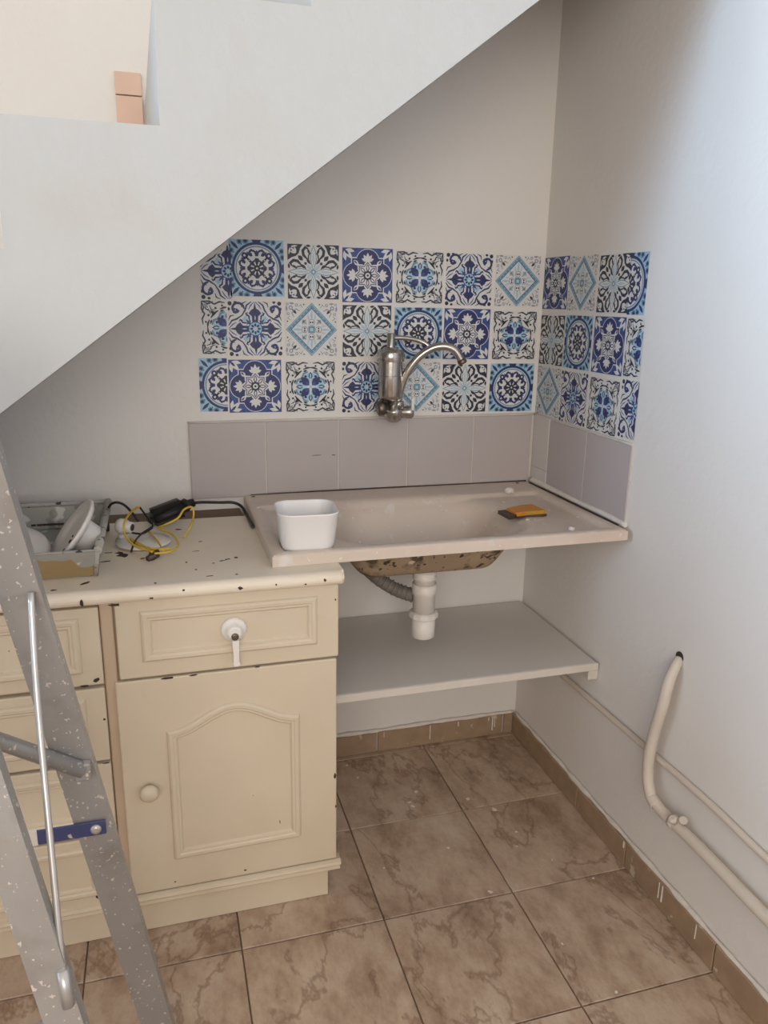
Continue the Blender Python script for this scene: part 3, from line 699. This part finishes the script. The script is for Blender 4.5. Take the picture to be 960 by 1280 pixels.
# ------------------------------------------------------------------ shelf below the sink
shelf = thing('shelf', 'pale grey shelf board under the sink between cabinet and wall', 'shelf', (-.37, -.23, .435))
b_ = new(); bbox_bev(b_, -.734, -.010, -.452, -.008, .437, .457, .001, 1); obj('board', b_, shelf_m, shelf)
b_ = new(); bbox_bev(b_, -.734, -.006, -.4575, -.4524, .4365, .4570, .0015, 1); obj('edge_band', b_, shelfedge_m, shelf)
b_ = new(); bbox_bev(b_, -.030, -.001, -.452, -.425, .408, .4362, .002, 1); obj('support_block', b_, shelfedge_m, shelf)

# ------------------------------------------------------------------ wall tap with filter cartridge
tap = thing('faucet', 'chrome wall faucet with upright filter cylinder and curved spout above the sink', 'faucet', (-.455, -.06, 1.05))
t = new(); lathe(t, (-.455, -.001, 1.075), (0, -1, 0), [(0, .030), (.004, .030), (.010, .020), (.030, .016), (.050, .016)], 20); obj('wall_flange', t, chrome_m, tap)
t = new()
lathe(t, (-.456, -.066, 1.040), (0, 0, 1), [(0, .012), (.006, .021), (.020, .022), (.026, .024), (.034, .024), (.036, .020), (.060, .020)], 20)
lathe(t, (-.456, -.066, 1.066), (1, 0, 0), [(-.024, .016), (.034, .016), (.036, .018), (.050, .018), (.053, .014)], 18)
obj('valve_body', t, chrome_m, tap)
t = new(); lathe(t, (-.474, -.068, 1.080), (-1, 0, -.1), [(0, .014), (.010, .016), (.012, .020), (.026, .020), (.030, .014)], 18); obj('inlet_cap', t, dchrome_m, tap)
t = new(); bbox_bev(t, -.412, -.404, -.086, -.076, 1.072, 1.108, .003, 2); obj('lever', t, pvc_m, tap)
t = new(); lathe(t, (-.468, -.066, 1.098), (0, 0, 1), [(0, .020), (.006, .028), (.0125, .0318), (.013, .032), (.0658, .0325), (.066, .0325), (.0662, .0315), (.0678, .0315), (.068, .0325), (.0682, .0325), (.1035, .0328), (.104, .0328), (.1042, .0362), (.1047, .0365), (.1275, .0365), (.128, .0362), (.1335, .0318), (.134, .031), (.1342, .0200), (.1395, .0195), (.140, .019)], 32); fc = obj('filter_cylinder', t, chrome_m, tap)
t = new(); lathe(t, (-.468, -.066, 1.237), (0, 0, 1), [(0, .012), (.003, .011), (.036, .011), (.038, .009)], 16); obj('cap_stem', t, chrome_m, fc)
t = new(); tube(t, [(-.470, -.066, 1.262), (-.440, -.068, 1.263), (-.400, -.072, 1.258), (-.372, -.078, 1.246), (-.358, -.084, 1.228)], .0062, 10); obj('feed_tube', t, chrome_m, tap)
t = new(); tube(t, [(-.446, -.070, 1.090), (-.442, -.072, 1.125), (-.428, -.080, 1.170), (-.400, -.090, 1.212), (-.364, -.100, 1.238), (-.330, -.108, 1.243), (-.304, -.114, 1.232), (-.288, -.118, 1.208)], .0105, 14); sp = obj('spout', t, chrome_m, tap)
t = new(); lathe(t, (-.289, -.118, 1.210), (.5, -.12, -.9), [(0, .0118), (.010, .0122), (.013, .010)], 14); obj('nozzle', t, dchrome_m, sp)
t = new(); lathe(t, (-.446, -.070, 1.078), (0, 0, 1), [(0, .016), (.018, .016), (.020, .012)], 16); obj('spout_collar', t, chrome_m, sp)

# ------------------------------------------------------------------ pipes on the right wall
b_ = new(); tube(b_, [(-.0085, -.02, .338), (-.0085, -.31, .340), (-.0085, -.6, .346), (-.0085, -.9, .352), (-.0085, -1.1, .345), (-.0085, -1.6, .345), (-.0085, -2.6, .34)], .0078, 10)
o = recenter(obj('thin_pipe', b_, pipe_m)); tag(o, 'thin painted pipe running level along the wall behind the bent pipe', 'pipe')
pp = thing('bent_pipe', 'thick painted pipe that bends up out of the level run into the wall', 'pipe', (-.03, -.8, .24))
b_ = new(); tube(b_, [(-.001, -.752, .606), (-.016, -.760, .594), (-.030, -.762, .556), (-.034, -.757, .500), (-.034, -.742, .430), (-.034, -.733, .365), (-.034, -.738, .305), (-.034, -.756, .270), (-.034, -.776, .259)], [.0105, .0115, .0125, .013, .0125, .013, .0128, .013, .013], 12); obj('sleeve', b_, pipe_m, pp)
b_ = new(); tube(b_, [(-.034, -.757, .270), (-.030, -.79, .2565), (-.026, -.83, .253), (-.024, -.9, .252), (-.024, -1.0, .250), (-.024, -1.12, .247), (-.024, -1.6, .245), (-.024, -2.6, .24)], [.0122, .0130, .0135, .0135, .0135, .0135, .0135, .0135], 12); obj('straight_run', b_, pipe_m, pp)
cl = new(); lathe(cl, (-.0245, -.838, .253), (0, 1, 0), [(0, .0138), (.001, .0165), (.015, .0165), (.016, .0138)], 16)
clip = obj('pipe_clip', cl, pipe_m, pp)
cl = new(); lathe(cl, (-.034, -.843, .262), (-.5, 0, .85), [(0, .006), (.008, .006), (.0085, .010), (.016, .010), (.018, .006)], 10); lathe(cl, (-.020, -.856, .268), (-.5, -.3, .85), [(0, .005), (.01, .005), (.011, .009), (.015, .009)], 10); obj('clip_screw', cl, pipe_m, clip)
b_ = new(); lathe(b_, (-.0005, -.752, .612), (-1, 0, 0), [(0, .0125), (.0012, .0125)], 16); obj('wall_hole', b_, chip_and_shade_m, wall_right)

# ------------------------------------------------------------------ things on the sink
# tapered tub with rounded square outline
tub = thing('plastic_tub', 'empty white plastic tub with rounded corners on the sink edge', 'tub', (-.776, -.462, ztop(-.776, -.462)+.0005))
TZ = tub.location.z
def rr(hw, hd, r, n_=6):
    out = []
    for (sx, sy, a0) in ((1, 1, 0), (-1, 1, pi/2), (-1, -1, pi), (1, -1, 3*pi/2)):
        for i in range(n_+1):
            a = a0+pi/2*i/n_; out.append((sx*(hw-r)+r*math.cos(a), sy*(hd-r)+r*math.sin(a)))
    return out
def loft(bm_, rings, c, rot=0, close_top=False):
    R_ = []
    for P, z in rings: R_.append([bm_.verts.new((c[0]+x*math.cos(rot)-y*math.sin(rot), c[1]+x*math.sin(rot)+y*math.cos(rot), z)) for x, y in P])
    n_ = len(R_[0])
    for a, b in zip(R_, R_[1:]):
        for i in range(n_): bm_.faces.new((a[i], a[(i+1) % n_], b[(i+1) % n_], b[i])).smooth = True
    bm_.faces.new(R_[0][::-1]); bm_.faces.new(R_[-1])
b_ = new()
loft(b_, [(rr(.048, .046, .028), TZ), (rr(.054, .052, .030), TZ+.004), (rr(.0575, .056, .031), TZ+.014), (rr(.0645, .066, .032), TZ+.083), (rr(.066, .0675, .033), TZ+.085), (rr(.066, .0675, .033), TZ+.088),
          (rr(.064, .0655, .031), TZ+.0885), (rr(.0625, .064, .030), TZ+.085), (rr(.0555, .0545, .029), TZ+.014), (rr(.050, .05, .027), TZ+.005)], (-.772, -.462), -.06)
obj('shell', b_, tub_m, tub)
# scraper
scr = thing('paint_scraper', 'worn orange scraper with a dark steel end lying in the sink', 'scraper', (-.19, -.33, .834))
def sc_pt(u, v, d): return (-.190+(u*math.cos(.15)-v*math.sin(.15))*.72, -.330+(u*math.sin(.15)+v*math.cos(.15))*.95, d)
SCZ = .8385
b_ = new(); prism(b_, [(-.050, -.026), (-.03, -.028), (.0, -.022), (.06, -.036), (.075, -.036), (.078, .036), (.06, .040), (.02, .040), (-.02, .030), (-.05, .026)], sc_pt, SCZ, SCZ+.010)
bmesh.ops.bevel(b_, geom=list(b_.edges), offset=.0025, segments=2, affect='EDGES'); obj('handle', b_, orange_m, scr)
b_ = new(); prism(b_, [(-.083, -.034), (-.046, -.027), (-.046, .027), (-.078, .030)], sc_pt, SCZ-.003, SCZ+.006); obj('blade', b_, darkmetal_m, scr)
b_ = new(); prism(b_, [(-.046, -.031), (-.03, -.031), (.0, -.025), (.06, -.039), (.076, -.038), (.076, .03), (-.046, .02)], sc_pt, SCZ-.004, SCZ-.0002); obj('backing', b_, darkmetal_m, scr)
def lump(name, u, v, z, r, label, seed):
    p = ground(u, v, z); b = new(); bmesh.ops.create_icosphere(b, subdivisions=2, radius=r)
    for q in b.verts:
        q.co *= 1+.35*noise.noise(q.co*140+Vector((seed, 0, 0))); q.co.z = max(q.co.z*.8, -r*.45)
    bmesh.ops.translate(b, verts=b.verts, vec=(p.x, p.y, z+r*.45))
    return tag(recenter(obj(name, b, plaster_m)), label, 'plaster lump')
pz = ground(636, 614, .843)
lump('plaster_lump', 636, 616, .8432, .013, 'lump of white plaster behind the orange scraper', 1)
lump('plaster_lump', 714, 663, .8332, .008, 'small white plaster crumb near the front edge of the sink', 9)

# ------------------------------------------------------------------ things on the worktop
tray = thing('paint_tray', 'paint-splashed shallow metal tray with brown front on the worktop', 'tray', (-1.40, -.33, WT))
tx0, tx1, ty0, ty1, th = -1.60, -1.207, -.505, -.150, .056
def trayside(b, pts2, y0, y1, mi=0): pass
b_ = new(); box(b_, tx0, tx1, ty0, ty1, WT+.0005, WT+.005); obj('base', b_, trayin_m, tray)
def wallq(name, p0, p1, out, m, t_=.004):
    """side wall from p0 to p1 on the base, flared by out"""
    b = new(); p0, p1, out = Vector(p0), Vector(p1), Vector(out); nn = out.normalized()*t_ if out.length else Vector()
    up = Vector((0, 0, th)); vs = []
    e = (p1-p0).normalized()*out.length
    a = [p0, p1, p1+out+up, p0+out+up]; c = [q+nn for q in a]
    va = [b.verts.new(q) for q in a]; vc = [b.verts.new(q) for q in c]
    b.faces.new(va); b.faces.new(vc[::-1])
    for i in range(4): b.faces.new((va[i], vc[i], vc[(i+1) % 4], va[(i+1) % 4]))
    return obj(name, b, m, tray)
z_ = WT+.003
wallq('front_wall', (tx0, ty0, z_), (tx1, ty0, z_), (0, -.026, 0), trayout_m)
wallq('back_wall', (tx0, ty1, z_), (tx1, ty1, z_), (0, .012, 0), trayin_m)
wallq('side_wall', (tx1, ty0, z_), (tx1, ty1, z_), (.010, 0, 0), trayrim_m)
wallq('side_wall', (tx0, ty0, z_), (tx0, ty1, z_), (-.010, 0, 0), trayrim_m)
b_ = new(); q = WT+th+.004
tube(b_, [(tx0-.010, ty0-.026, q), (tx1+.010, ty0-.026, q)], .0035, 6, 0, 0); tube(b_, [(tx1+.012, ty0-.026, q), (tx1+.012, ty1+.014, q)], .0085, 8, 0, 0); tube(b_, [(tx0-.010, ty1+.014, q), (tx1+.012, ty1+.014, q)], .006, 6, 0, 0); tube(b_, [(tx0-.012, ty0-.026, q), (tx0-.012, ty1+.014, q)], .006, 6, 0, 0)
obj('rim', b_, trayrim_m, tray)
b_ = new(); tube(b_, [(tx1+.011, ty0-.028, q), (tx1+.003, ty0-.003, WT+.004)], .0055, 6, 0, 0); obj('corner_seam', b_, trayrim_m, tray)
f_ = new()
for i in range(12): hflake(f_, -1.365+.011*i+random.uniform(-.004, .004), ty1+.002+.0, .007, .004, random.uniform(-.4, .4), WT+.012, 140+i, .004)
fl = obj('paint_chip', f_, chip_and_shade_m, tray); fl['kind'] = 'stuff'
sm = new(); rnd = random.Random(11); top = []; N_ = 26
for i in range(N_+1): top.append((tx0+(tx1-tx0+.008)*i/N_, WT+th+.002-(rnd.uniform(.004, .012) if i < 20 else rnd.uniform(.012, .020) if i < 24 else rnd.uniform(.03, .045))))
prism(sm, [(tx0, WT+th+.004)]+top+[(tx1+.008, WT+th+.004)], lambda u, v, d: (u, ty0-.026*(v-WT-.003)/th-d, v), .0042, .0056)
o = obj('paint_smear', sm, trayin_m, tray); o['kind'] = 'stuff'
# leaning dish-shaped lamp base: disc with a short drum behind it
def leaning_dish(name, label, c, axis, R_, m):
    c = Vector(c); ax = Vector(axis).normalized()
    root = thing(name, label, 'light fitting', (c.x, c.y, WT+.006))
    b = new(); lathe(b, c, ax, [(.008, R_*.45), (.006, R_*.80), (-.002, R_*.95), (0, R_), (.004, R_), (.010, R_*.90), (.018, R_*.55)], 40); obj('plate', b, m, root)
    b = new(); lathe(b, c+ax*.016, ax, [(0, .040), (.004, .038), (.030, .036), (.034, .030), (.035, .012)], 28); obj('drum', b, m, root)
    b = new()
    for i, (a, r) in enumerate(((.5, .03), (.9, .045), (-.3, .05), (.2, .02))):
        x_, y_ = frame_axes(ax); lathe(b, c+ax*.0065+(x_*math.cos(a)+y_*math.sin(a))*r, -ax, [(0, .005-.0007*i), (.0015, .004-.0007*i)], 8)
    o = obj('paint_spot', b, chip_and_shade_m, root); o['kind'] = 'stuff'
    return root
pc = pick_y(88, 663, -.43)
leaning_dish('light_fitting', 'white round light fitting with drum leaning on edge inside the paint tray', pc, (.776, .135, -.615), .074, ceram_m)
b_ = new(); lathe(b_, (-1.364, -.425, WT+.032), (.10, -.45, 1), [(0, .045), (.004, .066), (.012, .070), (.020, .064), (.026, .040), (.028, .012)], 32)
tag(recenter(obj('dish', b_, ceram_m)), 'paint-covered white dish tilted in the paint tray', 'dish')
b_ = new(); lathe(b_, (-1.115, -.312, WT+.0005), (0, 0, 1), [(0, .048), (.003, .058), (.006, .061), (.009, .059), (.012, .045), (.0125, .02)], 36)
tag(recenter(obj('ceiling_rose', b_, ceram_m)), 'flat white round plastic cover lying under the yellow wires', 'lamp cover')
b_ = new(); ax = Vector((.82, -.45, -.05)).normalized(); c_ = Vector((-1.157, -.275, WT+.034))
root = thing('lamp_socket', 'small white bulb socket perched beside the yellow wires', 'lamp socket', (c_.x, c_.y, WT))
lathe(b_, c_-ax*.018, ax, [(0, .008), (.003, .014), (.009, .0175), (.017, .018), (.024, .016), (.028, .0125), (.038, .0125), (.039, .010)], 22); obj('shell', b_, ceram_m, root)
b_ = new(); lathe(b_, c_+ax*.0205, ax, [(0, .0080), (.0013, .0080)], 16); obj('opening', b_, darkmetal_m, root)
b_ = new(); lathe(b_, (c_.x, c_.y, WT+.0005), (0, 0, 1), [(0, .020), (.004, .020), (.008, .013), (.017, .012)], 18); obj('foot', b_, ceram_m, root)
def px(u, v, z):
    p = ground(u, v, z); return (p.x, p.y, p.z)
wires = thing('yellow_wire', 'tangled yellow wires looped over the white cover on the worktop', 'wire', (-1.10, -.33, WT+.012))
b_ = new(); tube(b_, [px(195, 690, .832), px(172, 684, .834), px(158, 672, .845), px(155, 655, .872), px(164, 640, .905), px(174, 633, .925), px(172, 634, .922)], .0024, 6); obj('strand', b_, yellow_m, wires)
b_ = new(); tube(b_, [px(193, 692, .832), px(214, 689, .833), px(223, 680, .834), px(214, 667, .836), px(198, 660, .840), px(206, 656, .856), px(222, 648, .868), px(230, 637, .884), px(240, 634, .890), px(242, 644, .872), px(238, 658, .84), px(230, 672, .8195)], .0024, 6); obj('strand', b_, yellow_m, wires)
b_ = new(); tube(b_, [px(190, 690, .834), px(176, 680, .833), px(163, 673, .834), px(172, 680, .833), px(192, 686, .834), px(214, 686, .833)], .0022, 6); obj('strand', b_, yellow_m, wires)
b_ = new(); tube(b_, [px(186, 664, .834), px(196, 675, .834), px(204, 688, .832)], .0022, 6); obj('strand', b_, yellow_m, wires)
b_ = new(); p = Vector(px(190, 696, .824)); lathe(b_, p, (.8, .5, .25), [(-.012, .006), (0, .008), (.014, .008), (.016, .005)], 10); lathe(b_, p+Vector((.004, .012, .004)), (.7, -.4, .4), [(-.01, .005), (.012, .005)], 8); obj('terminal', b_, darkmetal_m, wires)
bc = thing('black_cord', 'black cord with loose ends arching beside the paint tray', 'cord', (-1.17, -.3, WT))
b_ = new(); tube(b_, [px(133, 664, WT+.004), px(133.5, 650, .848), px(136, 634, .885), px(144, 628, .902), px(155, 631, .895), px(166, 642, .87), px(173, 652, .85)], .0030, 7); obj('strand', b_, black_m, bc)
b_ = new(); tube(b_, [px(174, 633, .902), px(182, 644, .875), px(191, 656, .846), px(186, 661, .840), px(176, 668, .838), px(168, 678, .834), px(164, 690, WT+.004)], .0022, 7); obj('strand', b_, black_m, bc)
b_ = new(); tube(b_, [px(165, 666, .836), px(178, 667, .836), px(190, 660, .84)], .0022, 7); obj('strand', b_, black_m, bc)
b_ = new(); p = Vector(px(133.5, 656, .835)); lathe(b_, p-Vector((0, 0, .016)), (0, .1, 1), [(0, .005), (.014, .006), (.03, .004)], 8); obj('ferrule', b_, black_m, bc)
pl = thing('power_plug', 'bulky black plug with its cord running along the wall to the sink', 'plug', (-1.05, -.15, WT))
b_ = new()
t = new(); box(t, -.050, .050, -.028, .028, -.022, .022); bmesh.ops.bevel(t, geom=list(t.edges), offset=.014, segments=3, affect='EDGES')
bmesh.ops.transform(t, matrix=Matrix.Translation((-1.060, -.150, WT+.028))@Matrix.Rotation(.30, 4, 'Z')@Matrix.Rotation(-.25, 4, 'Y'), verts=t.verts); join(b_, t); obj('body', b_, black_m, pl, True)
b_ = new(); lathe(b_, (-1.022, -.135, WT+.037), (.95, .25, .25), [(0, .016), (.010, .018), (.016, .012), (.03, .010)], 14)
obj('strain_relief', b_, black_m, pl)
b_ = new(); tube(b_, [(-1.005, -.128, WT+.042), (-.975, -.118, WT+.041), (-.93, -.110, WT+.036), (-.895, -.108, WT+.033), (-.875, -.122, WT+.024), (-.866, -.16, WT+.008), (-.863, -.25, WT+.006)], .0038, 8); obj('cord', b_, black_m, pl)

# ------------------------------------------------------------------ stepladder
lad = thing('stepladder', 'paint-spattered aluminium stepladder standing in front of the cabinet drawers', 'ladder', (-1.45, -1.1, 0))
def channel(b, p0, p1, w_, d_, t_=.0022, xdir=Vector((1, 0, 0)), sgn=1):
    """C section rail from p0 to p1: web across xdir, flanges along the depth"""
    p0, p1 = Vector(p0), Vector(p1); ax = (p1-p0).normalized(); x = (xdir-ax*xdir.dot(ax)).normalized(); y = ax.cross(x)*sgn
    P = [(-w_/2, 0), (w_/2, 0), (w_/2, d_), (w_/2-t_, d_), (w_/2-t_, t_), (-w_/2+t_, t_), (-w_/2+t_, d_), (-w_/2, d_)]
    A = [b.verts.new(p0+x*u+y*v) for u, v in P]; B = [b.verts.new(p1+x*u+y*v) for u, v in P]; n_ = len(P)
    for i in range(n_): b.faces.new((A[i], A[(i+1) % n_], B[(i+1) % n_], B[i]))
    for Q in (A[::-1], B):
        b.faces.new((Q[0], Q[1], Q[4], Q[5]) if True else Q)
XC = -1.455
def Ar(z): return Vector((-1.1145-.1355*z, -.900-.15*z, z))       # rear rail, right side
def Br(z): return Vector((-1.1235-.1993*z, -1.300+.15*z, z))      # front rail, right side
def mir(p): return Vector((2*XC-p.x, p.y, p.z))
ZT = 1.31
for fn in (Ar, lambda z: mir(Ar(z))):
    b = new(); channel(b, fn(.012), fn(ZT), .050, .022); rl = obj('rear_rail', b, alu_m, lad)
    f = new(); p = fn(.012); bbox_bev(f, p.x-.03, p.x+.03, p.y-.02, p.y+.03, .0005, .04, .006, 2); obj('rubber_foot', f, black_m, rl)
for fn in (Br, lambda z: mir(Br(z))):
    b = new(); channel(b, fn(.012), fn(ZT), .042, .026); rl = obj('front_rail', b, alu_m, lad)
    f = new(); p = fn(.012); bbox_bev(f, p.x-.028, p.x+.028, p.y-.02, p.y+.03, .0005, .04, .006, 2); obj('rubber_foot', f, black_m, rl)
for z in (.20, .46, .745, 1.02):
    p = Br(z); q_ = mir(p)
    b = new(); bbox_bev(b, q_.x+.022, p.x-.022, p.y-.03, p.y+.045, z-.022, z, .002, 1); obj('step', b, alu_m, lad)
b = new(); pa, pb = Br(ZT), Ar(ZT); bbox_bev(b, mir(pa).x-.03, pa.x+.06, pa.y-.06, pb.y+.07, ZT, ZT+.03, .006, 2); obj('top_cap', b, alu_m, lad)
# blue flat bar with a rivet, a diagonal brace and the thin stay
p = Ar(.592); q_ = mir(p); b = new(); bbox_bev(b, q_.x-.012, p.x+.018, p.y-.0065, p.y-.0025, .578, .602, .0015, 1); bar = obj('blue_bar', b, blue_m, lad); bar['label'] = 'flat blue bar riveted across the legs'
b = new(); lathe(b, (p.x+.004, p.y-.0065, .590), (0, -1, 0), [(0, .0085), (.003, .0075), (.005, .003)], 12); obj('rivet', b, rod_m, bar)
b = new(); bbox_bev(b, p.x-.092, p.x-.076, p.y-.0071, p.y-.0019, .5775, .6025, .0006, 1); obj('white_tape', b, plaster_m, bar)
b = new(); bbox_bev(b, p.x-.118, p.x-.094, p.y-.0070, p.y-.0020, .5776, .6024, .0006, 1); obj('worn_patch', b, alu_m, bar)
b = new(); a_ = Ar(.703)+Vector((.012, -.010, 0)); c_ = Vector((-1.60, a_.y-.05, .985)); tube(b, [a_, c_], .0115, 10, 0, 0); obj('diagonal_brace', b, alu_m, lad)
b = new(); bbox_bev(b, a_.x-.012, a_.x+.010, a_.y-.006, a_.y+.008, a_.z-.014, a_.z+.012, .002, 1); obj('brace_end', b, alu_m, lad)
b = new(); tube(b, [Vector((-1.2335, -1.056, .990)), Vector((-1.232, -1.10, .86)), Vector((-1.222, -1.18, .65)), Vector((-1.2165, -1.222, .530))], .0042, 8); obj('stay_rod', b, rod_m, lad)
b = new(); tube(b, [Vector((-1.2175, -1.216, .560)), Vector((-1.213, -1.228, .515))], .0075, 8, 0, 0); obj('stay_hook', b, rod_m, lad)
# outer sleeve on the upper part of the rear rail
b = new(); channel(b, Ar(.985)+Vector((-.006, -.003, 0)), Ar(ZT-.01)+Vector((-.006, -.003, 0)), .062, .030); obj('rail_sleeve', b, alu_m, lad)

# white paint specks on the floor
f_ = new()
for i, (u, v, r) in enumerate([(434, 957, .006), (447, 972, .006), (516, 1008, .007), (512, 1003, .006), (585, 999, .009), (618, 1012, .010), (646, 1040, .005), (520, 990, .008), (646, 1058, .004), (613, 1115, .008), (770, 1240, .006), (703, 1180, .004), (560, 1060, .005), (480, 1085, .004), (690, 1075, .004), (742, 1098, .005)]):
    p = ground(u, v, 0); hflake(f_, p.x, p.y, r, r*.7, i, .0001, 200+i, .0008)
o = obj('paint_speck', f_, plaster_m, floor); o['kind'] = 'stuff'
